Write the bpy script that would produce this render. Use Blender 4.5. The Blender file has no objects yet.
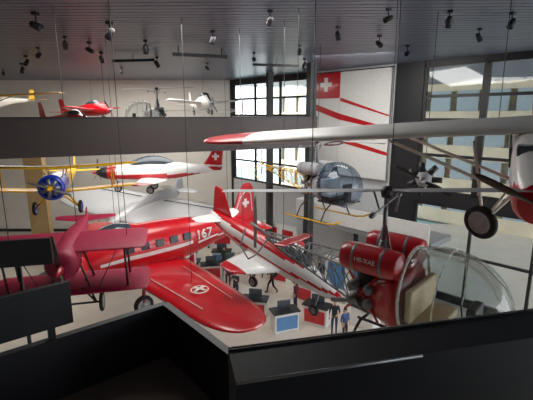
import bpy, math, random
from mathutils import Vector, Matrix, Euler
random.seed(7)
SC=bpy.context.scene
def lin(c):
    c=c/255.0
    return c/12.92 if c<=0.04045 else ((c+0.055)/1.055)**2.4
def M(name,rgb,rough=0.5,metal=0.0,var=0.08,scale=6.0,bump=0.0,coat=0.0,emit=0.0):
    m=bpy.data.materials.new(name); m.use_nodes=True
    nt=m.node_tree; b=nt.nodes['Principled BSDF']
    c=[lin(v) for v in rgb]
    tc=nt.nodes.new('ShaderNodeTexCoord'); nz=nt.nodes.new('ShaderNodeTexNoise')
    nz.inputs['Scale'].default_value=scale; nz.inputs['Detail'].default_value=4
    cr=nt.nodes.new('ShaderNodeValToRGB')
    cr.color_ramp.elements[0].position=0.3; cr.color_ramp.elements[1].position=0.7
    cr.color_ramp.elements[0].color=[max(0,v*(1-var)) for v in c]+[1]
    cr.color_ramp.elements[1].color=[min(1,v*(1+var)) for v in c]+[1]
    nt.links.new(tc.outputs['Object'],nz.inputs['Vector'])
    nt.links.new(nz.outputs['Fac'],cr.inputs['Fac'])
    nt.links.new(cr.outputs['Color'],b.inputs['Base Color'])
    b.inputs['Roughness'].default_value=rough; b.inputs['Metallic'].default_value=metal
    if coat: b.inputs['Coat Weight'].default_value=coat; b.inputs['Coat Roughness'].default_value=0.08
    if bump:
        bn=nt.nodes.new('ShaderNodeBump'); bn.inputs['Strength'].default_value=bump
        nt.links.new(nz.outputs['Fac'],bn.inputs['Height']); nt.links.new(bn.outputs['Normal'],b.inputs['Normal'])
    if emit:
        b.inputs['Emission Color'].default_value=c+[1]; b.inputs['Emission Strength'].default_value=emit
    return m
def glassmat(name,rgb,amount,rough=0.03):
    m=bpy.data.materials.new(name); m.use_nodes=True
    nt=m.node_tree; nt.nodes.clear()
    o=nt.nodes.new('ShaderNodeOutputMaterial'); mx=nt.nodes.new('ShaderNodeMixShader')
    t=nt.nodes.new('ShaderNodeBsdfTransparent'); g=nt.nodes.new('ShaderNodeBsdfGlossy')
    lw=nt.nodes.new('ShaderNodeLayerWeight'); lw.inputs['Blend'].default_value=0.25
    mt=nt.nodes.new('ShaderNodeMath'); mt.operation='MULTIPLY_ADD'
    mt.inputs[1].default_value=0.4; mt.inputs[2].default_value=amount
    t.inputs['Color'].default_value=[lin(v) for v in rgb]+[1]
    g.inputs['Roughness'].default_value=rough
    nt.links.new(lw.outputs['Fresnel'],mt.inputs[0]); nt.links.new(mt.outputs[0],mx.inputs[0])
    nt.links.new(t.outputs[0],mx.inputs[1]); nt.links.new(g.outputs[0],mx.inputs[2]); nt.links.new(mx.outputs[0],o.inputs[0])
    return m
RED=M('red_paint',(192,16,32),0.3,coat=0.5,scale=3)
DRED=M('dark_red_paint',(140,16,28),0.35,coat=0.3)
WHITE=M('white_paint',(230,230,228),0.35,coat=0.3,var=0.04)
CREAM=M('cream_paint',(228,224,214),0.45,var=0.05)
WINGW=M('doped_wing_fabric',(206,205,202),0.45,var=0.05,scale=2)
MAG=M('crimson_fabric',(148,18,58),0.55,var=0.15)
YEL=M('yellow_paint',(222,172,12),0.4,coat=0.3)
BLUE=M('blue_paint',(20,58,175),0.35,coat=0.4)
LBLUE=M('light_blue_paint',(90,140,190),0.4)
SILVER=M('aluminium_skin',(204,207,210),0.4,metal=0.25,var=0.06)
GREY=M('grey_paint',(150,152,155),0.5)
STEEL=M('steel',(130,132,136),0.4,metal=0.6)
DARK=M('dark_metal',(32,33,36),0.45)
BLACK=M('black_rubber',(18,18,20),0.7)
NAVY=M('navy_panel',(13,16,26),0.55,var=0.1)
WOOD=M('propeller_wood',(60,34,22),0.35,coat=0.4)
BEIGE=M('beige_leather',(196,172,135),0.6)
GLASS=glassmat('acrylic_bubble',(232,238,240),0.05)
BGLASS=glassmat('blue_tinted_acrylic',(222,232,242),0.04)
PANE=glassmat('window_glass',(246,249,250),0.02)
DGLASS=M('cockpit_glass_dark',(62,72,80),0.1,coat=0.5)
WIRE=M('cable_steel',(50,52,58),0.5)

def root(name,loc,yaw=0,pitch=0,roll=0,scale=1):
    e=bpy.data.objects.new(name,None); SC.collection.objects.link(e)
    e.location=loc; e.rotation_euler=(math.radians(roll),math.radians(-pitch),math.radians(yaw)); e.scale=(scale,)*3
    e.empty_display_size=0.3
    return e
def mk(name,verts,faces,mats,parent=None,midx=None,smooth=True,loc=(0,0,0),rot=(0,0,0)):
    me=bpy.data.meshes.new(name); me.from_pydata([tuple(v) for v in verts],[],faces)
    if not isinstance(mats,(list,tuple)): mats=[mats]
    for m in mats: me.materials.append(m)
    if midx: me.polygons.foreach_set('material_index',midx)
    if smooth: me.polygons.foreach_set('use_smooth',[True]*len(faces))
    me.update()
    import bmesh
    bm=bmesh.new(); bm.from_mesh(me); bmesh.ops.recalc_face_normals(bm,faces=bm.faces); bm.to_mesh(me); bm.free()
    ob=bpy.data.objects.new(name,me); SC.collection.objects.link(ob)
    if parent: ob.parent=parent
    ob.location=loc; ob.rotation_euler=rot
    return ob
def catmull(st,sub):
    if sub<=1: return st
    out=[];n=len(st)
    for i in range(n-1):
        p0=st[max(i-1,0)];p1=st[i];p2=st[i+1];p3=st[min(i+2,n-1)]
        for k in range(sub):
            t=k/sub
            out.append(tuple(0.5*((2*b)+(-a+c)*t+(2*a-5*b+4*c-d)*t*t+(-a+3*b-3*c+d)*t**3) for a,b,c,d in zip(p0,p1,p2,p3)))
    out.append(st[-1]); return out
def spow(v,e): return math.copysign(abs(v)**e,v)
def loft(name,st,mats,parent,colfn=None,n=24,sub=4,loc=(0,0,0),rot=(0,0,0)):
    st=[tuple(list(s)+[2.0]) if len(s)==5 else s for s in st]
    st=catmull(st,sub); V=[];F=[];mi=[]
    for (x,cy,cz,ry,rz,p) in st:
        ry=max(ry,.004);rz=max(rz,.004)
        for k in range(n):
            a=2*math.pi*k/n
            V.append((x,cy+ry*spow(math.cos(a),2/p),cz+rz*spow(math.sin(a),2/p)))
    for i in range(len(st)-1):
        for k in range(n):
            k2=(k+1)%n
            F.append((i*n+k,i*n+k2,(i+1)*n+k2,(i+1)*n+k))
    F.append(tuple(range(n))); F.append(tuple(range((len(st)-1)*n,len(st)*n)))
    if colfn:
        for f in F:
            c=Vector((0,0,0))
            for v in f: c+=Vector(V[v])
            mi.append(colfn(c/len(f)))
    return mk(name,V,F,mats,parent,mi or None,loc=loc,rot=rot)
def afoil(u): return 5*(0.2969*math.sqrt(u)-.126*u-.3516*u*u+.2843*u**3-.1036*u**4)
US=[0,.02,.06,.13,.24,.38,.55,.75,.92,1.0]
def wing(name,st,mats,parent,axis='y',colfn=None,sub=3,loc=(0,0,0),rot=(0,0,0)):
    st=catmull(st,sub);V=[];F=[];mi=[]
    prof=[(u,1.25) for u in US]+[(u,-.75) for u in reversed(US[1:-1])]
    n=len(prof)
    for (s,a,b,o,t) in st:
        for (u,sg) in prof:
            x=a+(b-a)*u; z=o+t*sg*afoil(u)
            V.append((x,s,z) if axis=='y' else (x,z,s))
    for i in range(len(st)-1):
        for k in range(n):
            k2=(k+1)%n; F.append((i*n+k,i*n+k2,(i+1)*n+k2,(i+1)*n+k))
    F.append(tuple(range(n))); F.append(tuple(range((len(st)-1)*n,len(st)*n)))
    if colfn:
        for f in F:
            c=Vector((0,0,0))
            for v in f: c+=Vector(V[v])
            mi.append(colfn(c/len(f)))
    return mk(name,V,F,mats,parent,mi or None,loc=loc,rot=rot)
def sym(h):
    return [(-s,a,b,o,t) for (s,a,b,o,t) in reversed(h) if s>0.001]+[x for x in h]
def tubes(name,segs,mat,parent=None,n=8,loc=(0,0,0),rot=(0,0,0)):
    V=[];F=[]
    for seg in segs:
        p,q,r=seg[:3]; r2=seg[3] if len(seg)>3 else r
        p=Vector(p);q=Vector(q);d=(q-p)
        if d.length<1e-6: continue
        d.normalize(); up=Vector((0,0,1)) if abs(d.z)<.95 else Vector((1,0,0))
        a=d.cross(up).normalized(); b=d.cross(a)
        o=len(V)
        for (c,rr) in ((p,r),(q,r2)):
            for k in range(n):
                t=2*math.pi*k/n; V.append(c+a*math.cos(t)*rr+b*math.sin(t)*rr)
        for k in range(n): F.append((o+k,o+(k+1)%n,o+n+(k+1)%n,o+n+k))
        F.append(tuple(o+k for k in range(n))); F.append(tuple(o+n+k for k in range(n)))
    return mk(name,V,F,mat,parent,loc=loc,rot=rot,smooth=n>6)
def poly(pts,r): return [(pts[i],pts[i+1],r) for i in range(len(pts)-1)]
def boxes(name,bl,mats,parent=None,loc=(0,0,0),rot=(0,0,0),bevel=0):
    V=[];F=[];mi=[]
    for b in bl:
        c,s=b[0],b[1]; rz=math.radians(b[2]) if len(b)>2 else 0; m=b[3] if len(b)>3 else 0
        o=len(V)
        for dx in (-.5,.5):
            for dy in (-.5,.5):
                for dz in (-.5,.5):
                    x,y=dx*s[0],dy*s[1]
                    V.append((c[0]+x*math.cos(rz)-y*math.sin(rz),c[1]+x*math.sin(rz)+y*math.cos(rz),c[2]+dz*s[2]))
        for f in ((0,1,3,2),(4,6,7,5),(0,4,5,1),(2,3,7,6),(0,2,6,4),(1,5,7,3)): F.append(tuple(o+i for i in f)); mi.append(m)
    ob=mk(name,V,F,mats,parent,mi,smooth=False,loc=loc,rot=rot)
    if bevel:
        bv=ob.modifiers.new('bevel','BEVEL'); bv.width=bevel; bv.segments=2
    return ob
def lathe(name,prof,mats,parent,loc=(0,0,0),axis='x',rot=None,n=28,colfn=None):
    V=[];F=[];mi=[]
    for (r,h) in prof:
        for k in range(n):
            a=2*math.pi*k/n; c,s=math.cos(a)*max(r,.001),math.sin(a)*max(r,.001)
            V.append({'x':(h,c,s),'y':(c,h,s),'z':(c,s,h)}[axis])
    for i in range(len(prof)-1):
        for k in range(n):
            F.append((i*n+k,i*n+(k+1)%n,(i+1)*n+(k+1)%n,(i+1)*n+k))
            if colfn: mi.append(colfn(i))
    return mk(name,V,F,mats,parent,mi or None,loc=loc,rot=rot or (0,0,0))
def wheel(name,parent,loc,r,w,axis='y',rot=(0,0,0),hub=None):
    h=w/2
    prof=[(0.001,h*.7),(r*.18,h*.75),(r*.2,h*.45),(r*.6,h*.4),(r*.66,h*.85),(r*.78,h),(r*.93,h*.75),(r,h*.25),(r,-h*.25),(r*.93,-h*.75),(r*.78,-h),(r*.66,-h*.85),(r*.6,-h*.4),(r*.2,-h*.45),(r*.18,-h*.75),(.001,-h*.7)]
    return lathe(name,prof,[BLACK,hub or GREY],parent,loc,axis,rot,colfn=lambda i:1 if (i<4 or i>10) else 0)
def prop(name,parent,loc,R,nb,mat,a0=0,w=.12,spin=None,hubr=.12):
    V=[];F=[]
    for b in range(nb):
        A=math.radians(a0)+2*math.pi*b/nb
        st=[(.05,.5,60),(.2,.8,50),(.45,1.1,35),(.7,1.0,25),(.9,.75,20),(.98,.4,18),(1,.1,18)]
        o=len(V)
        for (u,cw,tw) in st:
            c=w*cw;t=math.radians(tw)
            for (cx,th) in ((-.5,0),(-.2,.14),(.2,.12),(.5,0),(.2,-.1),(-.2,-.1)):
                tg=c*cx*math.cos(t)-c*th*math.sin(t); x=c*cx*math.sin(t)+c*th*math.cos(t)
                V.append((x, -math.sin(A)*u*R+math.cos(A)*tg, math.cos(A)*u*R+math.sin(A)*tg))
        m=6
        for i in range(len(st)-1):
            for k in range(m): F.append((o+i*m+k,o+i*m+(k+1)%m,o+(i+1)*m+(k+1)%m,o+(i+1)*m+k))
        F.append(tuple(o+k for k in range(m)));F.append(tuple(o+(len(st)-1)*m+k for k in range(m)))
    mk(name,V,F,mat,parent,loc=loc)
    lathe(name+'_hub',[(.001,.35*1),(hubr*.4,.3),(hubr*.8,.15),(hubr,0),(hubr,-.1),(.001,-.1)],spin or STEEL,parent,loc,'x',n=16)
def text(name,body,size,mat,parent,loc,rot,ext=.01):
    cu=bpy.data.curves.new(name,'FONT'); cu.body=body; cu.size=size; cu.extrude=ext; cu.align_x='CENTER'; cu.align_y='CENTER'
    cu.materials.append(mat)
    ob=bpy.data.objects.new(name,cu); SC.collection.objects.link(ob); ob.parent=parent; ob.location=loc; ob.rotation_euler=rot
    return ob
def hang(parent,pts,ztop=13.39,r=.011):
    segs=[((x,y,z),(x+random.uniform(-.05,.05),y,ztop),r) for (x,y,z) in pts]
    ob=tubes('suspension_cables',segs,WIRE,parent,n=5)
    ob.matrix_parent_inverse=Matrix.LocRotScale(parent.location,parent.rotation_euler,parent.scale).inverted()
R90=math.pi/2

# ================= ROOM SHELL =================
FLOORM=M('polished_concrete',(210,202,190),0.25,var=0.06,scale=.6,bump=.02)
boxes('floor',[((-4,15,-.1),(56,46,.2))],FLOORM)
WALLM=M('cream_plaster',(222,218,210),0.8,var=0.04,scale=1.0)
boxes('wall_back',[((-16.7,35.7,6.75),(27.6,.3,13.5))],WALLM)
boxes('wall_left',[((-30,14,6.75),(.3,43,13.5))],WALLM)
boxes('wall_rear',[((-4,-6,6.75),(52,.3,13.5))],WALLM)
boxes('trim_1',[((-16.7,35.5,.12),(27,.08,.24))],DARK)
CEILM=M('ceiling_slat_paint',(98,104,120),0.34,var=0.05,scale=.4)
CEILB=M('ceiling_void',(22,24,30),0.9)
sl=[]
y=-6
while y<44:
    sl.append(((-4,y,13.43),(66,.27,.06))); y+=.33
boxes('ceiling',[(c,s,0,0) for c,s in sl]+[((-4,19,13.56),(66,52,.08),0,1)],[CEILM,CEILB],rot=(0,0,math.radians(-1.5)))
RW=(-3.1,35.5,0); RA=-46.6
def rw(s,y,z=0):
    a=math.radians(RA); return (RW[0]+s*math.cos(a)-y*math.sin(a),RW[1]+s*math.sin(a)+y*math.cos(a),z)
r=root('wall_right',RW,RA)
def seg(s0,s1,z0,z1,th=.3,y=.15): return (((s0+s1)/2,y,(z0+z1)/2),(s1-s0,th,z1-z0))
boxes('masonry',[seg(0,8.9,8.4,10.4),seg(0,8.9,0,5),seg(9.3,15.5,0,13.4)],M('light_render',(200,202,204),.8),r)
boxes('dark_cladding',[seg(8.8,9.35,0,13.4,.5),seg(15.5,17.2,0,13.4,.4),seg(0,8.9,13.1,13.4),seg(17.2,30,13.2,13.4),seg(0,.25,0,13.4,.4),seg(17.2,30,5.6,6.2,.4),seg(17.2,30,0,.3)],DARK,r)
def window(i,s0,s1,z0,z1,vs,hs,fw=.12):
    w=root('window_%d'%i,RW,RA); b=[]
    for v in vs: b.append(seg(v-fw/2,v+fw/2,z0,z1,.16,.1))
    for h in hs: b.append(seg(s0,s1,h-fw/2,h+fw/2,.14,.1))
    b+= [seg(s0,s0+fw,z0,z1,.18,.1),seg(s1-fw,s1,z0,z1,.18,.1),seg(s0,s1,z0,z0+fw,.18,.1),seg(s0,s1,z1-fw,z1,.18,.1)]
    boxes('frame',b,DARK,w); boxes('pane',[seg(s0,s1,z0,z1,.01,.12)],PANE,w)
window(1,.25,8.8,10.4,13.1,[3.1,5.95],[11.8],.16)
window(2,.25,8.8,5,8.4,[3.1,5.95],[6.7],.14)
window(3,17.2,20.4,6.2,13.2,[],[8.3,10.25,11.5],.16)
window(4,20.4,23.4,6.2,13.2,[],[8.3,10.25,11.5],.16)
window(5,23.4,30,6.2,13.2,[26.2],[8.3,10.25,11.5],.16)
window(6,17.2,30,.3,5.6,[20.4,23.4,26.2,28],[2.9],.14)
boxes('exterior_ground',[((30,40,-.4),(90,90,.2))],M('paving',(150,176,180),.9,scale=.5))
eb=root('office_building',rw(-6,18),RA)
bl=[];wl=[]
for f in range(6):
    z=f*3.2
    bl.append(((25,2,z+.6),(66,5,1.3)))
    for k in range(26): wl.append(((-6+k*2.5,-.35,z+2.2),(1.9,.1,1.9)))
boxes('facade',[((25,2.4,9),(66,4.6,20))]+bl,M('facade_stone',(226,212,184),.8,scale=.8),eb)
boxes('facade_windows',wl,M('facade_glass',(176,190,196),.3),eb)
pt=root('pillar',(-16.0,27.5,0)); boxes('shaft',[((0,0,4.3),(1.3,.5,8.6))],M('tan_plaster',(176,148,104),.7),pt)
boxes('base',[((0,0,.1),(1.4,.6,.2))],DARK,pt)
ga=math.degrees(math.atan2(.408,.912))
g=root('gallery_bridge',(-11.3,17.3,0),ga)
GM=M('gallery_fascia',(60,52,52),.5,var=.06)
boxes('fascia',[((4.6,0,9.5),(21.9,.2,1.7))],GM,g)
boxes('deck',[((4.6,3.2,8.95),(21.9,6.3,.5))],GM,g)
boxes('rear_kerb',[((4.6,6.4,9.3),(21.9,.12,.4))],GM,g)
boxes('coping',[((4.6,0,10.38),(21.9,.28,.06))],DARK,g)
boxes('end_column',[((15.4,.4,6.7),(.4,.5,13.4)),((15.4,6.2,6.7),(.4,.4,13.4))],DARK,g)
mz=root('mezzanine',RW,RA)
boxes('deck',[((15,-1.5,3.85),(9,2.8,.3))],GREY,mz)
boxes('parapet',[((15,-2.9,4.55),(9,.1,1.1))]+[((10.5,-1.5,4.55),(.1,2.8,1.1))],WHITE,mz)
boxes('posts',[((s,-2.6,1.85),(.2,.2,3.7)) for s in (11,15,19)],DARK,mz)
bn=root('hanging_banner',RW,RA)
boxes('cloth_white',[((13.6,-.35,9.9),(3.6,.03,6.6))],WHITE,bn)
boxes('cloth_red',[((10.65,-.35,12.4),(2.25,.03,1.65))],RED,bn)
boxes('cross',[((10.65,-.38,12.45),(.9,.03,.28)),((10.65,-.38,12.45),(.28,.031,.9))],WHITE,bn)
boxes('cloth_white_side',[((10.65,-.35,9.08),(2.25,.03,4.96))],WHITE,bn)
V=[(9.55,-.38,11.3),(11.8,-.38,10.6),(15.4,-.38,9.75),(15.4,-.38,9.6),(11.8,-.38,10.2),(9.55,-.38,10.9),
   (9.55,-.38,9.6),(15.4,-.38,8.3),(15.4,-.38,8.1),(9.55,-.38,9.2), (11.85,-.38,11.6),(15.4,-.38,10.5),(15.4,-.38,10.42),(11.85,-.38,11.38)]
mk('red_stripes',V,[(0,1,2,3,4,5),(6,7,8,9),(10,11,12,13)],RED,bn,smooth=False)
tubes('hanging_rail',[((9.5,-.35,13.22),(15.5,-.35,13.22),.04)],DARK,bn)

# ================= BALCONY FOREGROUND =================
A=Vector((-3.66,4.93,0));B=Vector((-1.78,6.48,0));C=Vector((-.54,5.04,0))
dAB=(B-A).normalized();dBC=(C-B).normalized()
A2=A-dAB*3.5;C2=C+dBC*1.1
ld=root('stair_landing',(0,0,0))
def pw(p,q,z0,z1,th): 
    L=(q-p).length;c=(p+q)/2; return ((c.x,c.y,(z0+z1)/2),(L,th,z1-z0),math.degrees(math.atan2((q-p).y,(q-p).x)))
boxes('parapet',[pw(A2,B,6.0,7.28,.12),pw(B,C2,6.0,7.279,.12)],NAVY,ld)
pts=[A2,B,C2,Vector((.1,2.9,0)),Vector((-3.5,1.2,0))]
V=[(p.x,p.y,6.3) for p in pts]+[(p.x,p.y,6.1) for p in pts];n=5
mk('landing_floor',V,[tuple(range(n)),tuple(range(n,2*n))]+[(i,(i+1)%n,n+(i+1)%n,n+i) for i in range(n)],M('brown_carpet',(112,98,88),.9),ld,smooth=False)
boxes('treads',[((-1.6,3.9-i*.2,6.3+i*.17),(2.2,.28,.17)) for i in range(1,14)],DARK,ld)
bp=root('balcony_parapet',(0,0,0))
p=Vector((-.144,1.35,0));q=Vector((1.2,1.66,0));d=(q-p).normalized();nrm=Vector((d.y,-d.x,0));q=p+d*4.5
V=[];th=.19
for z in (8.7,9.64):
    for v in (p,q,q+nrm*th,p+nrm*th): V.append((v.x,v.y,z))
mk('panel',V,[(0,1,2,3),(4,5,6,7),(0,1,5,4),(1,2,6,5),(2,3,7,6),(3,0,4,7)],NAVY,bp,smooth=False)
a=p+nrm*(th+.015)+d*.0;b=a+d*.68
tubes('handrail',[((a.x,a.y,9.645),(b.x,b.y,9.645),.006)],STEEL,bp)
tubes('edge_strip',[((p.x,p.y,9.645),(q.x,q.y,9.645),.004)],STEEL,bp)
boxes('balcony_floor',[((2,-1.3,8.8),(4.4,4.9,.2))],NAVY)
ib=root('info_board',(0,0,0))
boxes('board',[pw(A-dAB*1.2,A+dAB*.95,7.45,8.1,.08)],NAVY,ib)
boxes('brackets',[pw(A-dAB*.8,A-dAB*.7,7.28,7.5,.05),pw(A+dAB*.6,A+dAB*.7,7.28,7.5,.05)],DARK,ib)
sc=root('exhibit_screen',(-5.0,7.6,7.8),14)
boxes('panel',[((0,0,0),(1.3,.08,.55))],DARK,sc)
tubes('stand',[((0,.06,.1),(0,.06,-7.8),.04)],DARK,sc); boxes('foot',[((0,.06,-7.77),(.6,.6,.05))],DARK,sc)

# ================= AIRCRAFT =================
o=root('red_airliner',(-5,16,4.7),219.3,pitch=-1.5)
def fc(c):
    if abs(c.z-.34)<.045 and -5<c.x<2.2: return 1
    if c.z<-.28 and c.x>-3: return 1
    return 0
loft('fuselage',[(3.35,0,.3,.05,.05),(3.25,0,.3,.35,.38),(3.0,0,.32,.62,.68),(2.3,0,.38,.78,.85),(1.2,0,.45,.82,.98,2.2),(0,0,.45,.82,1.0,2.3),(-1.5,0,.45,.76,.92,2.2),(-3.2,0,.5,.5,.62),(-4.8,0,.55,.22,.34),(-5.6,0,.6,.05,.1)],[RED,WHITE],o,fc,n=48,sub=6)
loft('cockpit_canopy',[(2.2,0,1.0,.2,.08),(1.9,0,1.2,.42,.28),(1.3,0,1.3,.48,.36),(.7,0,1.35,.4,.22),(.1,0,1.3,.15,.08)],[DGLASS,RED],o,lambda c:0 if c.x>.7 else 1)
wing('main_wing',sym([(0,1.3,-1.5,-.35,.42),(1.0,1.3,-1.5,-.35,.42),(3.5,1.15,-1.3,-.25,.34),(5.8,1.0,-1.05,-.18,.22),(6.7,.8,-.85,-.15,.16),(7.2,.45,-.55,-.14,.1),(7.4,.0,-.1,-.13,.03)]),[RED],o,sub=5)
wing('tailplane',sym([(0,-4.3,-5.5,.6,.12),(1.2,-4.45,-5.4,.6,.1),(1.9,-4.75,-5.25,.6,.06),(2.05,-4.95,-5.1,.6,.02)]),[RED],o)
wing('fin',[(.5,-3.9,-5.7,0,.14),(1.4,-4.5,-5.75,0,.12),(2.0,-4.75,-5.7,0,.09),(2.35,-5.0,-5.5,0,.05),(2.42,-5.2,-5.35,0,.01)],[RED],o,axis='z')
boxes('fin_cross',[((-5.1,.085,1.45),(.42,.02,.14)),((-5.1,.085,1.45),(.14,.022,.42))],WHITE,o)
tubes('fin_outline',poly([(-4.45,.09,1.0),(-4.8,.08,1.75),(-5.15,.06,2.05),(-5.45,.06,1.9),(-5.5,.07,1.0)],.02),WHITE,o,n=5)
boxes('cabin_windows',[((1.0-i*.62,.775,.72),(.36,.12,.3)) for i in range(5)]+[((1.0-i*.62,-.775,.72),(.36,.12,.3)) for i in range(5)],DGLASS,o,bevel=.03)
text('number','167',.58,WHITE,o,(-2.35,.69,.62),(R90,0,math.pi+.13),.04)
text('wing_emblem','+',1.1,CREAM,o,(.1,4.4,.06),(0,0,R90+.4),.02)
lathe('emblem_ring',[(.27,0),(.29,.02),(.31,0)],CREAM,o,(0.05,4.4,.05),'z')
tubes('wing_pinstripe',[((.9,2.0,-.02),(.65,5.6,.03),.015),((-.6,2.0,-.02),(-.45,5.6,.02),.012)],CREAM,o)
lathe('cowling',[(.5,.35),(.66,.2),(.74,-.2),(.78,-.6),(.7,-.62),(.6,.1),(.5,.3)],RED,o,(3.2,0,.3))
prop('propeller',o,(3.7,0,.3),1.3,2,STEEL,20,.22)
for s in (-1,1):
    tubes('gear_leg',[((.9,s*1.7,-.3),(1.0,s*1.7,-1.15),.07)],DRED,o); wheel('main_wheel',o,(1.0,s*1.7,-1.25),.38,.22)
hang(o,[(-5.9,15.6,5.9),(-1.8,18.2,5.6),(-2.6,13.0,4.8),(-7.6,19.4,5)])

t=root('crimson_biplane',(-5.5,10.7,6.8),-76,pitch=-7)
loft('fuselage',[(1.05,0,.05,.33,.33),(.9,0,.05,.38,.38),(.3,0,.05,.36,.4),(-.6,0,.05,.3,.34,2.5),(-1.8,0,.0,.18,.2,2.5),(-2.7,0,0,.04,.08)],[MAG,DARK],t,lambda c:1 if c.x>.98 else 0)
lathe('engine_cowling',[(.1,.1),(.3,.12),(.4,.02),(.42,-.15),(.42,-.4)],MAG,t,(1.1,0,.05))
for i,z in enumerate((-1.0,.32)):
    h=2.1
    wing('wing_%d'%(i+1),sym([(0,.8+.1*i,-.55,z,.1),(h*.8,.8+.1*i,-.55,z,.09),(h*.96,.75+.1*i,-.5,z,.06),(h,.5+.1*i,-.2,z,.02)]) ,[MAG],t)
tubes('struts',[((.6,s*1.5,-1),(.7,s*1.5,.35),.03) for s in (-1,1)]+[((-.2,s*1.5,-1),(-.1,s*1.5,.35),.03) for s in (-1,1)]+[((.6,s*.7,-1),(.2,s*1.4,.35),.012) for s in (-1,1)]+[((x,s*.3,-.2),(x,s*.5,-1),.03) for s in (-1,1) for x in (-.2,.5)],DARK,t)
prop('propeller',t,(1.3,0,.05),.95,2,WOOD,4,.17,DRED)
wing('tailplane',sym([(0,-2.1,-2.7,.03,.05),(.8,-2.3,-2.7,.03,.04),(.95,-2.5,-2.6,.03,.01)]),[MAG],t)
wing('fin',[(.0,-2.3,-2.8,0,.05),(.25,-2.5,-2.85,0,.04),(.32,-2.6,-2.75,0,.01)],[MAG],t,axis='z')
tubes('landing_gear',[((.6,s*.3,-.9),(.5,s*.6,-1.45),.03) for s in (-1,1)]+[((0.1,s*.3,-.9),(.5,s*.6,-1.45),.03) for s in (-1,1)]+[((.5,-.75,-1.45),(.5,.75,-1.45),.03)],DARK,t)
for s in (-1,1): wheel('wheel',t,(.5,s*.75,-1.45),.28,.1)
hang(t,[(-6.8,10.1,7.1),(-4.0,11,7.1),(-5.7,11.6,6.9)])

t=root('yellow_biplane',(-10.15,19.3,7.25),-76)
loft('fuselage',[(1.5,0,0,.3,.3),(1.3,0,0,.5,.5),(.6,0,0,.48,.55),(-.5,0,.05,.42,.5,2.4),(-2.4,0,.1,.25,.3),(-4,0,.15,.05,.1)],[BLUE,YEL],t,lambda c:0 if c.x>-.3 else 1)
lathe('cowl_ring',[(.46,.12),(.56,.1),(.6,-.1),(.56,-.3)],BLUE,t,(1.4,0,0))
tubes('radial_cylinders',[((1.45,0,0),(1.45,.42*math.cos(k*.8976),.42*math.sin(k*.8976)),.1) for k in range(7)],STEEL,t)
prop('propeller',t,(1.65,0,0),.95,2,STEEL,70,.14,YEL)
wing('upper_wing',sym([(0,1.2,.1,.85,.13),(3.1,1.0,-.1,.95,.12),(3.6,.8,.0,.97,.07),(3.75,.5,.2,.98,.02)]),[YEL],t)
wing('lower_wing',sym([(0,.6,-.5,-.35,.13),(3.0,.5,-.6,-.2,.12),(3.5,.3,-.5,-.18,.07),(3.65,.0,-.3,-.17,.02)]),[YEL],t)
tubes('struts',[((x,s*2.5,-.25),(x+.4,s*2.5,.9),.03) for s in (-1,1) for x in (.3,-.4)]+[((x,s*.35,.4),(x+.3,s*.5,.85),.03) for s in (-1,1) for x in (.6,.0)],YEL,t)
tubes('landing_gear',[((x,s*.3,-.4),(.6,s*.95,-1.1),.045) for s in (-1,1) for x in (.9,.1)],YEL,t)
for s in (-1,1): wheel('wheel',t,(.6,s*1.0,-1.1),.32,.14,hub=BLUE)
wing('tailplane',sym([(0,-3.3,-4.1,.15,.06),(1.2,-3.5,-4.1,.15,.05),(1.35,-3.7,-3.9,.15,.01)]),[YEL],t)
wing('fin',[(.1,-3.4,-4.2,0,.06),(.8,-3.7,-4.2,0,.04),(.95,-3.9,-4.1,0,.01)],[YEL],t,axis='z')

t=root('white_red_trainer',(-7.0,24.9,7.0),-174)
def tc(c): 
    if c.x>2.9: return 2
    return 1 if (c.z<-.08 and c.z>-.38) or c.x>2.4 else 0
loft('fuselage',[(3.6,0,0,.04,.04),(3.4,0,0,.18,.18),(3.0,0,0,.36,.38),(2.0,0,.0,.45,.52),(.6,0,.05,.5,.62),(-.8,0,.08,.45,.58),(-2.4,0,.15,.28,.36),(-3.8,0,.25,.1,.18),(-4.3,0,.3,.03,.06)],[WHITE,RED,DARK],t,tc,n=32)
loft('canopy',[(1.6,0,.45,.1,.05),(1.2,0,.55,.32,.25),(.3,0,.65,.36,.38),(-.6,0,.62,.33,.32),(-1.3,0,.5,.1,.08)],[DGLASS],t)
wing('main_wing',sym([(0,.9,-.9,-.45,.25),(2.5,.75,-.6,-.3,.18),(4.3,.55,-.35,-.1,.1),(4.6,.3,-.2,-.08,.03)]),[WHITE,RED],t,colfn=lambda c:1 if abs(c.y)>3.4 else 0)
wing('tailplane',sym([(0,-3.3,-4.2,.3,.08),(1.5,-3.6,-4.2,.3,.06),(1.65,-3.8,-4.1,.3,.02)]),[RED],t)
wing('fin',[(.3,-2.9,-4.2,0,.1),(1.0,-3.4,-4.25,0,.08),(1.4,-3.65,-4.3,0,.06),(1.45,-3.8,-4.25,0,.02)],[RED],t,axis='z')
boxes('fin_cross',[((-3.8,.06,.95),(.45,.02,.14)),((-3.8,.06,.95),(.14,.022,.45))],WHITE,t)
prop('propeller',t,(3.45,0,0),.9,3,DARK,10,.15,RED)
for (x,y) in ((2.3,0),(.2,.8),(.2,-.8)):
    tubes('gear_leg',[((x,y,-.4),(x,y,-.95),.05)],STEEL,t); wheel('wheel',t,(x,y,-1.0),.24,.13)
hang(t,[(-7.0,24.9,7.7)],8.7)

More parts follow.
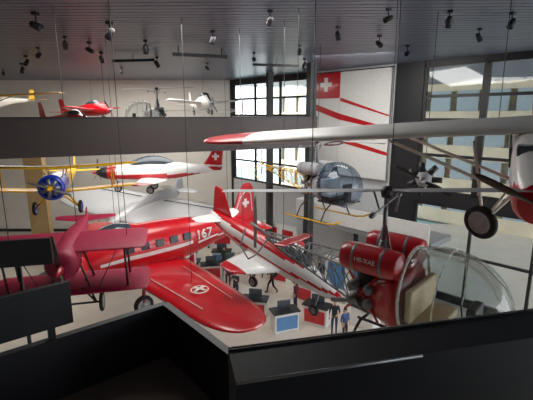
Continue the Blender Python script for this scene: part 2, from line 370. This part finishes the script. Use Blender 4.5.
t=root('silver_monoplane',(-7.9,24.4,4.4),-122,roll=-1,pitch=-13)
loft('fuselage',[(2.6,0,0,.05,.05),(2.4,0,0,.35,.35),(1.8,0,.05,.6,.65),(.4,0,.1,.7,.85,2.3),(-1.6,0,.15,.6,.75,2.2),(-3.0,0,.2,.3,.4),(-4.0,0,.3,.05,.1)],[SILVER],t)
wing('main_wing',sym([(0,1.9,-1.9,.45,.4),(3,1.8,-1.9,.5,.3),(5.6,1.5,-1.6,.6,.18),(6.5,1.1,-1.1,.62,.1),(6.8,.3,-.4,.64,.02)]),[SILVER,DARK],t,colfn=lambda c:1 if (abs(abs(c.y)-.9)<.04) else 0)
tubes('aileron_gap',[((-1.2,s*1.0,.6),(-1.1,s*5.6,.7),.025) for s in (-1,1)],DARK,t)
wing('tailplane',sym([(0,-3.1,-3.9,.3,.1),(1.6,-3.3,-3.8,.3,.07),(1.8,-3.5,-3.7,.3,.02)]),[SILVER],t)
wing('fin',[(.2,-3.0,-4.0,0,.1),(.8,-3.4,-4.1,0,.08),(1.0,-3.7,-4.0,0,.03)],[SILVER],t,axis='z')
boxes('cabin_windows',[((.9-i*.6,s*.66,.2),(.32,.1,.26)) for i in range(5) for s in (-1,1)],DGLASS,t,bevel=.03)
prop('propeller',t,(2.5,0,0),1.2,2,STEEL,40,.18)

t=root('high_wing_monoplane',(6.0,8.8,9.15),-121,roll=4.3,pitch=-8)
wing('main_wing',sym([(0,.85,-1.15,1.18,.3),(3,.85,-1.15,1.2,.3),(7.2,.85,-1.15,1.22,.25),(8.4,.75,-1.05,1.23,.2),(9.0,.45,-.8,1.24,.12),(9.3,-.1,-.4,1.24,.02)]),[WINGW,DRED],t,colfn=lambda c:1 if abs(c.y)>7.3 else 0,sub=5)
loft('fuselage',[(2.2,0,.1,.35,.4),(1.9,0,.15,.46,.5,2.6),(1.0,0,.4,.5,.72,3.5),(0,0,.4,.52,.76,4),(-1.4,0,.38,.48,.66,3.5),(-3.5,0,.3,.26,.36,3),(-5.2,0,.35,.05,.1)],[RED,WHITE],t,lambda c:1 if c.z>.42 else 0)
boxes('cabin_windows',[((.75-i*.62,s*.505,.68),(.5,.05,.42)) for i in range(3) for s in (-1,1)],DGLASS,t,bevel=.02)
boxes('windscreen',[((1.3,0,.82),(.3,.8,.36))],DGLASS,t,bevel=.05)
tubes('wing_struts',[((x,s*.45,-.25),(x,s*3.1,1.05),.04) for s in (-1,1) for x in (.45,-.6)],CREAM,t)
tubes('landing_gear',[((.9,s*.4,-.1),(.5,s*1.0,-.95),.04) for s in (-1,1)]+[((-.3,s*.4,-.2),(.5,s*1.0,-.95),.035) for s in (-1,1)]+[((.5,s*1.0,-.95),(.5,s*1.2,.95),.035) for s in (-1,1)],CREAM,t)
for s in (-1,1): wheel('main_wheel',t,(.5,s*1.05,-.95),.41,.18,rot=(0,0,math.radians(60)*(-s)))
prop('propeller',t,(2.35,0,.1),1.2,2,WOOD,60,.18)
wing('tailplane',sym([(0,-4.2,-5.2,.4,.08),(1.6,-4.5,-5.2,.4,.06),(1.8,-4.8,-5.0,.4,.02)]),[RED],t)
wing('fin',[(.3,-4.3,-5.3,0,.08),(1.3,-4.7,-5.4,0,.06),(1.45,-4.9,-5.2,0,.02)],[RED],t,axis='z')
text('registration','HB-IKO',.75,DRED,t,(-.3,-4.4,1.06),(math.pi,0,0),.01)
hang(t,[(3.2,10.4,10.2),(.9,11.9,10),(5.3,9.3,10.2)],r=.009)

def heli(name,loc,yaw,body,glass,boomm,rotor_yaw,rl=4.6,tank=True,scale=1,pitch=0,seat=BEIGE,tilt=0,bl=6.0,skidm=DARK):
    h=root(name,loc,yaw,pitch=pitch,scale=scale)
    loft('bubble',[(.35,0,.3,.72,.78),(.55,0,.3,.82,.86),(1.0,0,.28,.9,.9),(1.45,0,.22,.8,.84),(1.8,0,.15,.55,.62),(1.98,0,.1,.28,.33),(2.03,0,.08,.04,.05)],[glass,body],h,lambda c:1 if c.z<-.42 else 0,n=40)
    ring=[(.36,.74*math.cos(a),.3+.8*math.sin(a)) for a in [k*math.pi/16 for k in range(33)]]
    ring2=[(1.0,.91*math.cos(a),.28+.91*math.sin(a)) for a in [-.5+k*(math.pi+1)/20 for k in range(21)]]
    spine=[(.36,0,1.1),(.6,0,1.18),(1.0,0,1.19),(1.45,0,1.07),(1.8,0,.78),(1.99,0,.42),(2.03,0,.05)]
    tubes('bubble_frame',poly(ring,.03)+poly(ring2,.014)+poly(spine,.012),CREAM if body is RED else STEEL,h)
    loft('cabin_bulkhead',[(.34,0,.1,.66,.55,3),(.2,0,.1,.68,.58,3),(-.1,0,.05,.5,.5,3),(-.5,0,-.05,.3,.35,3)],[body],h)
    boxes('cabin_floor',[((1.0,0,-.48),(1.3,1.3,.06))],DARK,h)
    boxes('seat',[((.75,0,-.18),(.5,1.25,.14)),((.5,0,.18),(.13,1.25,.6))],seat,h,bevel=.04)
    boxes('seat_base',[((.72,0,-.36),(.45,1.2,.22))],DARK,h)
    boxes('instrument_pedestal',[((1.45,0,-.2),(.22,.26,.6)),((1.42,0,.18),(.16,.5,.26))],DARK,h,bevel=.03)
    tubes('control_sticks',[((1.2,y,-.45),(1.1,y,.1),.015) for y in (-.35,.35)],DARK,h)
    tubes('engine_frame',[((-.1,s*.45,.6),(-.9,s*.3,-.4),.025) for s in (-1,1)]+[((-.1,s*.45,-.4),(-.9,s*.3,.5),.025) for s in (-1,1)]+[((-.9,-.3,z),(-.9,.3,z),.025) for z in (-.4,.5)],body,h)
    lathe('engine_block',[(.001,.5),(.25,.5),(.3,.3),(.3,-.3),(.22,-.45),(.001,-.45)],DARK,h,(-.5,0,.05),'z')
    lathe('fan_shroud',[(.12,.78),(.34,.74),(.36,.62),(.3,.52),(.12,.5)],STEEL,h,(-.4,0,0),'z')
    tubes('engine_cylinders',[((-.5+x,0,z),(-.5+x,s*.48,z),.1) for s in (-1,1) for x in (-.2,.15) for z in (-.1,.2)]+[((-.6,s*.4,-.1),(-1.2,s*.35,-.3),.05) for s in (-1,1)],STEEL,h)
    if tank:
        for s in (-1,1):
            loft('fuel_tank',[(.35,s*.52,.85,.03,.03),(.3,s*.52,.85,.2,.2),(.15,s*.52,.85,.27,.27),(-.7,s*.52,.85,.27,.27),(-.85,s*.52,.85,.2,.2),(-.9,s*.52,.85,.03,.03)],[body],h)
            lathe('tank_strap',[(.275,-.03),(.282,0),(.275,.03)],STEEL,h,(0,s*.52,.85),'x'); lathe('tank_strap',[(.275,-.03),(.282,0),(.275,.03)],STEEL,h,(-.55,s*.52,.85),'x')
            if body is RED: text('tank_lettering','HB-XAE',.12,WHITE,h,(-.28,s*.8,.9),(R90,0,0 if s<0 else math.pi),.004)
    tubes('mast',[((-.3,0,.3),(-.3,0,1.1),.14,.09),((-.3,0,1.1),(-.3,0,2.1),.045)]+[((-.3+.25*math.cos(k*2.1),.25*math.sin(k*2.1),.6),(-.3,0,1.5),.02) for k in range(3)],STEEL,h)
    ry=math.radians(rotor_yaw)-math.radians(yaw)
    rr=root('main_rotor',(-.3,0,2.08)); rr.parent=h; rr.rotation_euler=(math.radians(tilt),0,ry)
    wing('blades',[(-rl,.14,-.14,.0,.04),(-rl*.5,.16,-.16,0,.05),(-.5,.16,-.16,0,.05),(-.3,.06,-.06,0,.05),(.3,.06,-.06,0,.05),(.5,.16,-.16,0,.05),(rl*.5,.16,-.16,0,.05),(rl,.14,-.14,0,.04)],[GREY],rr)
    tubes('stabiliser_bar',[((-1.0,0,-.25),(1.0,0,-.25),.015),((-1.1,0,-.25),(-.95,0,-.25),.05),((1.1,0,-.25),(.95,0,-.25),.05),((0,-.15,-.4),(0,-.25,0),.02),((0,.15,-.4),(0,.25,0),.02)],STEEL,rr)
    lathe('hub',[(.001,.1),(.08,.08),(.12,0),(.1,-.12),(.001,-.14)],DARK,rr,(0,0,0),'z')
    sg=[];N=9
    P=[]
    for i in range(N+1):
        u=i/N; x=-.7-bl*u; P.append([(x,-.36*(1-u)-.05,.5+.15*u),(x,.36*(1-u)+.05,.5+.15*u),(x,0,-.45+.95*u)])
    for i in range(N):
        for k in range(3):
            sg.append((P[i][k],P[i+1][k],.022)); sg.append((P[i][k],P[i+1][(k+1)%3],.013)); sg.append((P[i][k],P[i][(k+1)%3],.013))
    tubes('tail_boom',sg,boomm,h,n=6)
    q=6-bl
    tubes('tail_guard',poly([(-6.6+q,0,.5),(-7.0+q,0,0),(-7.3+q,0,-.2),(-7.6+q,0,.1),(-7.4+q,0,.6)],.02)+[((-6.7+q,0,.6),(-7.2+q,0,.8),.04)],boomm,h)
    wing('stabiliser',sym([(0,-5.6+q,-5.95+q,.65,.03),(.6,-5.65+q,-5.95+q,.65,.02)]),[body],h)
    wing('tail_rotor',[(.1,-7.15+q,-7.25+q,.15,.02),(.8,-7.12+q,-7.25+q,.15,.02),(1.5,-7.15+q,-7.25+q,.15,.02)],[GREY],h,axis='z')
    for s in (-1,1):
        tubes('skid',poly([(1.9,s*1.0,-1.05),(1.65,s*1.0,-1.2),(1.2,s*1.0,-1.28),(-1.3,s*1.0,-1.28)],.035),skidm,h)
    for x in (.85,-.55):
        tubes('cross_tube',poly([(x,-1.0,-1.28),(x,-.75,-.85),(x,-.3,-.55),(x,.3,-.55),(x,.75,-.85),(x,1.0,-1.28)],.03),DARK,h)
    return h
h=heli('red_bubble_helicopter',(2.8,8.1,6.6),-42,RED,GLASS,GREY,60,3.8,scale=1.12,tilt=-5.5,bl=2.7)
hang(h,[(2.6,8.25,8.9),(1.1,9.6,7.4)])
h=heli('blue_bubble_helicopter',(2.45,17.6,7.35),-48,GREY,BGLASS,YEL,40,3.4,scale=1.0,seat=GREY,bl=3.0,skidm=YEL)
hang(h,[(2.25,17.8,9.4)])
heli('white_helicopter',(-6.6,24.0,10.35),-150,WHITE,PANE,WHITE,70,3.0,tank=False,scale=.8,seat=WHITE)

t=root('white_red_jet',(.35,13.5,5.55),-40,pitch=-15,scale=1.15)
def jc(c): return 1 if (c.z>.3 and c.x<1.0) or (c.z<-.24) or (abs(c.z-.02)<.035 ) else 0
loft('fuselage',[(2.6,0,-.1,.02,.02),(2.2,0,-.08,.14,.14),(1.4,0,0,.32,.32),(.2,0,.05,.42,.45),(-1.2,0,.08,.4,.42),(-2.4,0,.1,.25,.28),(-3.0,0,.12,.16,.18)],[WHITE,RED],t,jc,n=44)
loft('canopy',[(1.3,0,.25,.05,.04),(1.0,0,.35,.2,.16),(.3,0,.42,.24,.24),(-.4,0,.42,.15,.12),(-.7,0,.4,.03,.03)],[DGLASS],t)
wing('main_wing',sym([(0,.6,-.9,-.1,.14),(1.2,.2,-.8,-.08,.1),(1.7,-.1,-.7,-.06,.05),(1.8,-.3,-.6,-.06,.02)]),[WHITE,RED],t,colfn=lambda c:1 if abs(c.y)>1.4 else 0)
wing('fin',[(.3,-2.0,-3.0,0,.08),(1.1,-2.6,-3.1,0,.05),(1.2,-2.8,-3.0,0,.02)],[RED],t,axis='z')
wing('tailplane',sym([(0,-2.3,-3.0,.2,.06),(.9,-2.6,-3.0,.2,.04),(1,-2.8,-2.9,.2,.01)]),[WHITE],t)
for (x,y) in ((1.7,0),(-.3,.5),(-.3,-.5)):
    tubes('gear_leg',[((x,y,-.2),(x,y,-.85),.035)],STEEL,t); wheel('wheel',t,(x,y,-.9),.17,.1)
hang(t,[(.6,13.4,5.9),(-.9,14.6,6.4)])

t=root('radial_aero_engine',(4.9,12.3,8.55),-120)
lathe('crankcase',[(.001,.3),(.12,.28),(.22,.15),(.26,0),(.26,-.25),(.18,-.4),(.001,-.42)],GREY,t)
tubes('cylinders',[((0,.2*math.cos(k*.8976),.2*math.sin(k*.8976)),(0,.52*math.cos(k*.8976),.52*math.sin(k*.8976)),.1,.085) for k in range(7)],DARK,t)
prop('propeller',t,(.3,0,0),.95,2,DARK,65,.16)
hang(t,[(4.9,12.3,8.8)])

def sport(name,loc,yaw,c1,c2,pitch=0,cable=False):
    t=root(name,loc,yaw,pitch=pitch)
    loft('fuselage',[(1.6,0,0,.2,.2),(1.2,0,.1,.4,.4),(.2,0,.2,.45,.5),(-1.5,0,.2,.25,.3),(-3,0,.3,.05,.1)],[c1],t)
    loft('canopy',[(.9,0,.45,.1,.05),(.5,0,.6,.3,.25),(-.3,0,.6,.2,.15),(-.6,0,.5,.05,.05)],[DGLASS],t)
    wing('main_wing',sym([(0,.7,-.6,.1,.18),(2.4,.5,-.4,.3,.12),(2.7,.2,-.2,.3,.03)]),[c2],t)
    wing('fin',[(.2,-2.3,-3.0,0,.06),(1.2,-2.7,-3.1,0,.04),(1.3,-2.9,-3,0,.01)],[c2],t,axis='z')
    wing('tailplane',sym([(0,-2.5,-3.0,.3,.05),(1.2,-2.6,-3.0,.3,.03)]),[c2],t)
    prop('propeller',t,(1.6,0,0),.8,2,WOOD,30,.12)
    for (x,y) in ((.9,0),(-.2,.7),(-.2,-.7)):
        tubes('gear_leg',[((x,y,-.1),(x,y,-.5),.03)],STEEL,t); wheel('wheel',t,(x,y,-.52),.2,.1)
    if cable: hang(t,[(loc[0],loc[1],loc[2]+.6)])
sport('red_sport_plane',(-11.2,23.4,9.95),-30,RED,RED)
sport('red_sport_plane',(-13.0,30.6,10.7),-20,RED,RED,6,True)
sport('white_sport_plane',(-4.6,30.0,11.2),-60,WHITE,WHITE,5,True)
t=root('vintage_glider',(-16.6,25.0,11.4),-100)
wing('wing',sym([(0,.5,-.6,.2,.12),(4.2,.4,-.5,.35,.1),(4.7,.2,-.3,.36,.02)]),[YEL],t)
loft('fuselage',[(1.5,0,-.2,.05,.05),(1,0,-.2,.25,.3),(0,0,-.15,.3,.38),(-1.5,0,0,.15,.2),(-3.4,0,.1,.04,.06)],[CREAM],t)
tubes('struts',[((.2,s*.25,-.2),(.1,s*1.6,.25),.025) for s in (-1,1)],WOOD,t)
wing('tailplane',sym([(0,-2.8,-3.4,.12,.04),(1.1,-2.9,-3.4,.12,.02)]),[YEL],t)
wing('fin',[(.05,-2.9,-3.5,0,.05),(.8,-3.1,-3.5,0,.02)],[YEL],t,axis='z')
hang(t,[(-16.6,25.0,11.6)])

# ================= CEILING SPOTS =================
SPOT=M('spot_housing',(22,24,30),.5)
def spot(x,y,ang,tilt=35,s=1.0):
    q=root('ceiling_spotlight',(x,y,13.4),ang,scale=s)
    boxes('mount',[((0,0,-.04),(.16,.16,.08))],SPOT,q)
    tubes('stem',[((0,0,-.05),(0,0,-.3),.02)],SPOT,q)
    lathe('can',[(.001,-.2),(.07,-.2),(.1,-.12),(.11,.16),(.09,.17),(.08,.1),(.001,.08)],SPOT,q,(0,0,-.38),'x',rot=(0,math.radians(tilt),0),n=16)
    tubes('yoke',[((0,-.12,-.3),(0,.12,-.3),.012),((0,-.12,-.3),(0,-.12,-.4),.012),((0,.12,-.3),(0,.12,-.4),.012)],SPOT,q)
for (x,y) in ((-6.67,12.4),(.1,12.2),(1.4,17.9),(7.1,12.4),(3.4,12),(5.2,12.2),(-7.6,16),(-4.8,16.8),(-7.8,19.9),(7.3,14.6),(-7.2,17.2),(-10,18.5),(-5.6,21.5),(-1.9,15),(-12,21),(-14,24),(-9,26),(2,22),(4.2,15.8),(6,18),(-3.4,24),(-.6,20),(-17,27),(-5,13.6),(2.4,14.3)):
    spot(x,y,random.uniform(0,360),random.uniform(20,80),random.uniform(.7,1.05))
tr=root('lighting_track',(0,0,0))
boxes('rails',[((-2.9,18.5,13.05),(2.4,.12,.14),20),((-6.5,20.5,13.1),(2.2,.1,.12),-10),((.5,22,13.05),(2.5,.12,.12),15)],SPOT,tr)
tubes('drops',[((-3.8,18.2,13.05),(-3.8,18.2,13.4),.02),((-2,18.8,13.05),(-2,18.8,13.4),.02),((-6.5,20.5,13.1),(-6.5,20.5,13.4),.02),((.5,22,13.05),(.5,22,13.4),.02)],SPOT,tr)

# ================= PEOPLE =================
SKIN=M('skin',(205,160,135),.6,var=.03); EYE=M('eye_dark',(30,22,20),.3); LIP=M('lips',(165,95,85),.5)
def skinmesh(verts,edges,rad,rootidx,sub):
    me=bpy.data.meshes.new('tmp'); me.from_pydata(verts,edges,[])
    ob=bpy.data.objects.new('tmp',me); SC.collection.objects.link(ob)
    ob.modifiers.new('s','SKIN'); sv=me.skin_vertices[0].data
    for i,r in enumerate(rad): sv[i].radius=(r,r) if not isinstance(r,tuple) else r; sv[i].use_root=(i==rootidx)
    s=ob.modifiers.new('ss','SUBSURF'); s.levels=sub
    dg=bpy.context.evaluated_depsgraph_get(); dg.update()
    ev=ob.evaluated_get(dg).to_mesh()
    V=[v.co.copy() for v in ev.vertices]; F=[tuple(p.vertices) for p in ev.polygons]
    bpy.data.objects.remove(ob); return V,F
def person(loc,yaw,shirt,trouser,hairc,pose='stand',h=1.0,longhair=False):
    SH=M('shirt',shirt,.8,var=.1);TR=M('trousers',trouser,.8,var=.1);HA=M('hair',hairc,.6,var=.2)
    J={'pel':(0,0,.95),'sp':(0,.0,1.12),'ch':(0,.01,1.33),'nk':(0,0,1.50),'h1':(0,.015,1.60),'h2':(0,.01,1.69)}
    arms={1:[(.18,0,1.42),(.24,-.03,1.14),(.25,.05,.90)],-1:[(-.18,0,1.42),(-.24,-.03,1.14),(-.25,.05,.90)]}
    legs={1:[(.09,0,.9),(.10,.02,.5),(.10,-.02,.09),(.11,.14,.04)],-1:[(-.09,0,.9),(-.10,.02,.5),(-.10,-.02,.09),(-.11,.14,.04)]}
    if pose=='walk':
        legs[1]=[(.09,0,.9),(.10,.2,.53),(.10,.26,.1),(.1,.42,.06)]; legs[-1]=[(-.09,0,.9),(-.10,-.06,.5),(-.10,-.32,.16),(-.1,-.22,.04)]
        arms[1]=[(.18,0,1.42),(.23,-.16,1.17),(.24,-.12,.93)]; arms[-1]=[(-.18,0,1.42),(-.23,.1,1.16),(-.22,.3,1.02)]
    if pose=='photo':
        arms[1]=[(.18,0,1.42),(.25,.14,1.2),(.1,.36,1.4)]; arms[-1]=[(-.18,0,1.42),(-.25,.14,1.2),(-.1,.36,1.4)]
    if pose=='lean':
        arms[-1]=[(-.18,0,1.42),(-.24,.05,1.16),(-.12,.26,1.12)]
    V=[];R=[];E=[]
    def add(p,r,par=None):
        V.append(p);R.append(r)
        if par is not None: E.append((par,len(V)-1))
        return len(V)-1
    pel=add(J['pel'],(.15,.11));sp=add(J['sp'],(.13,.10),pel);ch=add(J['ch'],(.165,.115),sp);nk=add(J['nk'],.055,ch);h1=add(J['h1'],(.072,.085),nk);h2=add(J['h2'],(.07,.085),h1)
    for s in (1,-1):
        a=arms[s];x=add(a[0],.065,ch);x=add(a[1],.045,x);x=add(a[2],.03,x)
        l=legs[s];x=add(l[0],.085,pel);x=add(l[1],.062,x);x=add(l[2],.042,x);x=add(l[3],.04,x)
    MV,MF=skinmesh(V,E,R,0,2)
    mi=[]
    for f in MF:
        c=sum((MV[i] for i in f),Vector())/len(f)
        m=0
        if c.z>1.49 and abs(c.x)<.12: m=2 
        elif c.z<.13: m=4
        elif c.z<.97 and abs(c.x)<.19: m=1
        for s in (1,-1):
            w=Vector(arms[s][2]);el=Vector(arms[s][1])
            if (c-w).length<.16: m=2
        if c.z>1.6 and m==2 and (c.y<.0 or c.z>1.715): m=3
        mi.append(m)
    V2=list(MV);F2=list(MF)
    def addm(v,f,m):
        o=len(V2);V2.extend(v);F2.extend([tuple(i+o for i in q) for q in f]);mi.extend([m]*len(f))
    def blob(c,r,m,n=8):
        v=[];f=[]
        for i in range(n+1):
            t=math.pi*i/n
            for k in range(n): a=2*math.pi*k/n; v.append(Vector((c[0]+r[0]*math.sin(t)*math.cos(a),c[1]+r[1]*math.sin(t)*math.sin(a),c[2]+r[2]*math.cos(t))))
        for i in range(n):
            for k in range(n): f.append((i*n+k,i*n+(k+1)%n,(i+1)*n+(k+1)%n,(i+1)*n+k))
        addm(v,f,m)
    blob((0,-.015,1.70),(.082,.095,.085),3,10)
    if longhair: blob((0,-.06,1.58),(.085,.05,.15),3,10)
    blob((0,.105,1.635),(.012,.02,.02),2); blob((0,.093,1.595),(.024,.01,.008),6)
    for s in (1,-1): blob((s*.03,.09,1.655),(.011,.008,.008),5); blob((s*.078,.01,1.64),(.012,.02,.03),2)
    for s in (1,-1):
        w=Vector(arms[s][2]);el=Vector(arms[s][1]);d=(w-el).normalized();side=d.cross(Vector((0,0,1)) if abs(d.z)<.8 else Vector((0,1,0))).normalized();nr=d.cross(side)
        hv=[tuple(w),tuple(w+d*.05),tuple(w+d*.085)];he=[(0,1),(1,2)];hr=[(.022,.022),(.034,.016),(.034,.014)]
        for k,(o,L) in enumerate(((-.027,.06),(-.009,.075),(.009,.07),(.027,.055))):
            b=len(hv);p0=w+d*.095+side*o;p1=p0+d*L*.5+nr*.008;p2=p0+d*L*.9+nr*.026
            hv+= [tuple(p0),tuple(p1),tuple(p2)];hr+=[.009,.0085,.0075];he+=[(2,b),(b,b+1),(b+1,b+2)]
        b=len(hv);p0=w+d*.04-side*.035;p1=p0+d*.035-side*.02+nr*.01;hv+=[tuple(p0),tuple(p1)];hr+=[.011,.009];he+=[(1,b),(b,b+1)]
        try:
            v,f=skinmesh(hv,he,hr,0,1); addm(v,f,2)
        except Exception as e: pass
    e=root('museum_visitor',loc,yaw,scale=h)
    mk('body',V2,F2,[SH,TR,SKIN,HA,BLACK,EYE,LIP],e,mi)
person((-1.77,21.5,0),160,(70,72,80),(40,44,60),(50,35,25),'photo',1.02)
person((-.92,23.6,0),200,(60,50,48),(120,110,100),(30,24,20),'stand',.98,True)
person((.33,22.4,0),100,(28,30,38),(24,26,34),(60,40,28),'walk',1.03)
person((3.32,17.9,0),170,(40,42,50),(52,60,88),(70,48,30),'lean',1.0)
person((3.72,17.3,0),-150,(60,84,130),(36,38,46),(28,22,20),'stand',.94,True)
person(rw(13.7,-2.2,4.0),180,(60,110,190),(50,54,70),(40,30,24),'lean')
person((-.1,24.8,0),-20,(180,60,60),(50,54,80),(120,90,50),'walk',.96)
person((-2.9,26.0,0),150,(60,90,60),(40,40,50),(40,30,24),'stand',1.0)
person((-4.2,22.9,0),200,(200,200,205),(40,50,90),(60,45,30),'lean',.97,True)
person((1.0,26.2,0),30,(50,60,90),(60,60,60),(30,24,20),'walk',1.0)
person((1.6,20.4,0),60,(90,30,40),(40,44,70),(30,24,20),'stand',.97,True)
person((-2.4,23.4,0),190,(40,60,110),(60,56,50),(60,44,30),'lean',1.0)
def counter(x,y,a,c=RED):
    e=root('exhibit_counter',(x,y,0),a)
    boxes('plinth',[((0,0,.5),(1.3,.7,1.0))],WHITE,e,bevel=.03); boxes('front_panel',[((0,-.36,.5),(1.1,.03,.7))],c,e)
    boxes('top',[((0,0,1.03),(1.4,.8,.06))],DARK,e); boxes('tilted_screen',[((0,.1,1.3),(.7,.06,.45))],DGLASS,e,bevel=.02)
for (x,y,a,c) in ((-3.6,24.6,10,RED),(-2.4,25.2,30,RED),(-5.1,25.2,0,WHITE),(-1.2,26.4,20,RED),(-3.2,27.2,0,LBLUE),(-5.6,27,10,RED),(2.3,21.5,-40,RED),(5.0,18.6,-46,WHITE),(.9,24.3,-30,RED),(3.4,23.2,-46,LBLUE),(2.6,18.9,-30,RED),(.9,18.3,20,LBLUE),(-.6,19.6,-10,RED)): counter(x,y,a,c)
def dwall(x,y,a,g=LBLUE):
    e=root('display_wall',(x,y,0),a)
    boxes('panel',[((0,0,1.3),(3.2,.18,2.4))],WHITE,e); boxes('graphics',[((-.8,-.1,1.5),(1.2,.02,1.4)),((.8,-.1,1.7),(1.0,.02,.9),0)],[g],e); boxes('feet',[((s,0,.05),(.12,.7,.1)) for s in (-1.3,1.3)],DARK,e)
for (x,y,a,g_) in ((-6,31,5,LBLUE),(1,29,-40,RED),(4.6,21.0,-46,LBLUE),(-2.6,29.5,0,RED),(-10,29.5,8,DARK),(-4.9,22.2,75,RED),(6.6,19.2,-46,RED)): dwall(x,y,a,g_)

# ================= LIGHT =================
w=bpy.data.worlds.new('sky'); SC.world=w; w.use_nodes=True
bg=w.node_tree.nodes['Background']
st=w.node_tree.nodes.new('ShaderNodeTexSky'); st.sky_type='HOSEK_WILKIE'; st.turbidity=6; st.sun_direction=(-.45,-.55,.7)
mx=w.node_tree.nodes.new('ShaderNodeMix'); mx.data_type='RGBA'; mx.inputs[0].default_value=.8
mx.inputs[7].default_value=(.95,.97,1,1)
w.node_tree.links.new(st.outputs[0],mx.inputs[6]); w.node_tree.links.new(mx.outputs[2],bg.inputs[0]); bg.inputs[1].default_value=6.5
sun=bpy.data.lights.new('sun','SUN'); sun.energy=3.5; sun.angle=.03; sun.color=(1,.96,.88)
so=bpy.data.objects.new('sun',sun); SC.collection.objects.link(so); so.location=(0,0,40)
so.rotation_euler=Vector((.45,.55,-.7)).to_track_quat('-Z','Y').to_euler()
def area(name,loc,rot,size,e,col=(1,1,1)):
    l=bpy.data.lights.new(name,'AREA'); l.shape='RECTANGLE'; l.size,l.size_y=size; l.energy=e; l.color=col
    ob=bpy.data.objects.new(name,l); SC.collection.objects.link(ob); ob.location=loc; ob.rotation_euler=rot
area('ceiling_fill_light',(-10,28.5,13.2),(0,0,0),(8,6),1000,(1,.96,.90))  # added fill below the ceiling, not a real fitting
area('ceiling_fill_light',(-2,14,13.2),(0,0,0),(6,5),800,(1,.97,.92))  # second added fill, over the middle of the hall
area('ceiling_fill_light',(4,20,13.2),(math.radians(20),0,math.radians(-20)),(4,4),600,(1,.97,.92))  # third added fill, lifts the shaded banner side
area('gallery_fill_light',(-9.5,22.5,8.62),(0,0,math.radians(24)),(10,2.5),340,(1,.97,.92))  # fill added under the deck to brighten the aircraft and wall below

cam=bpy.data.cameras.new('camera'); co=bpy.data.objects.new('camera',cam); SC.collection.objects.link(co)
co.location=(0,0,10.5); co.rotation_euler=(math.radians(78),0,0); cam.lens=27.02; cam.sensor_width=36; cam.clip_start=.05
SC.camera=co
SC.view_settings.view_transform='Standard'
SC.view_settings.exposure=0.1
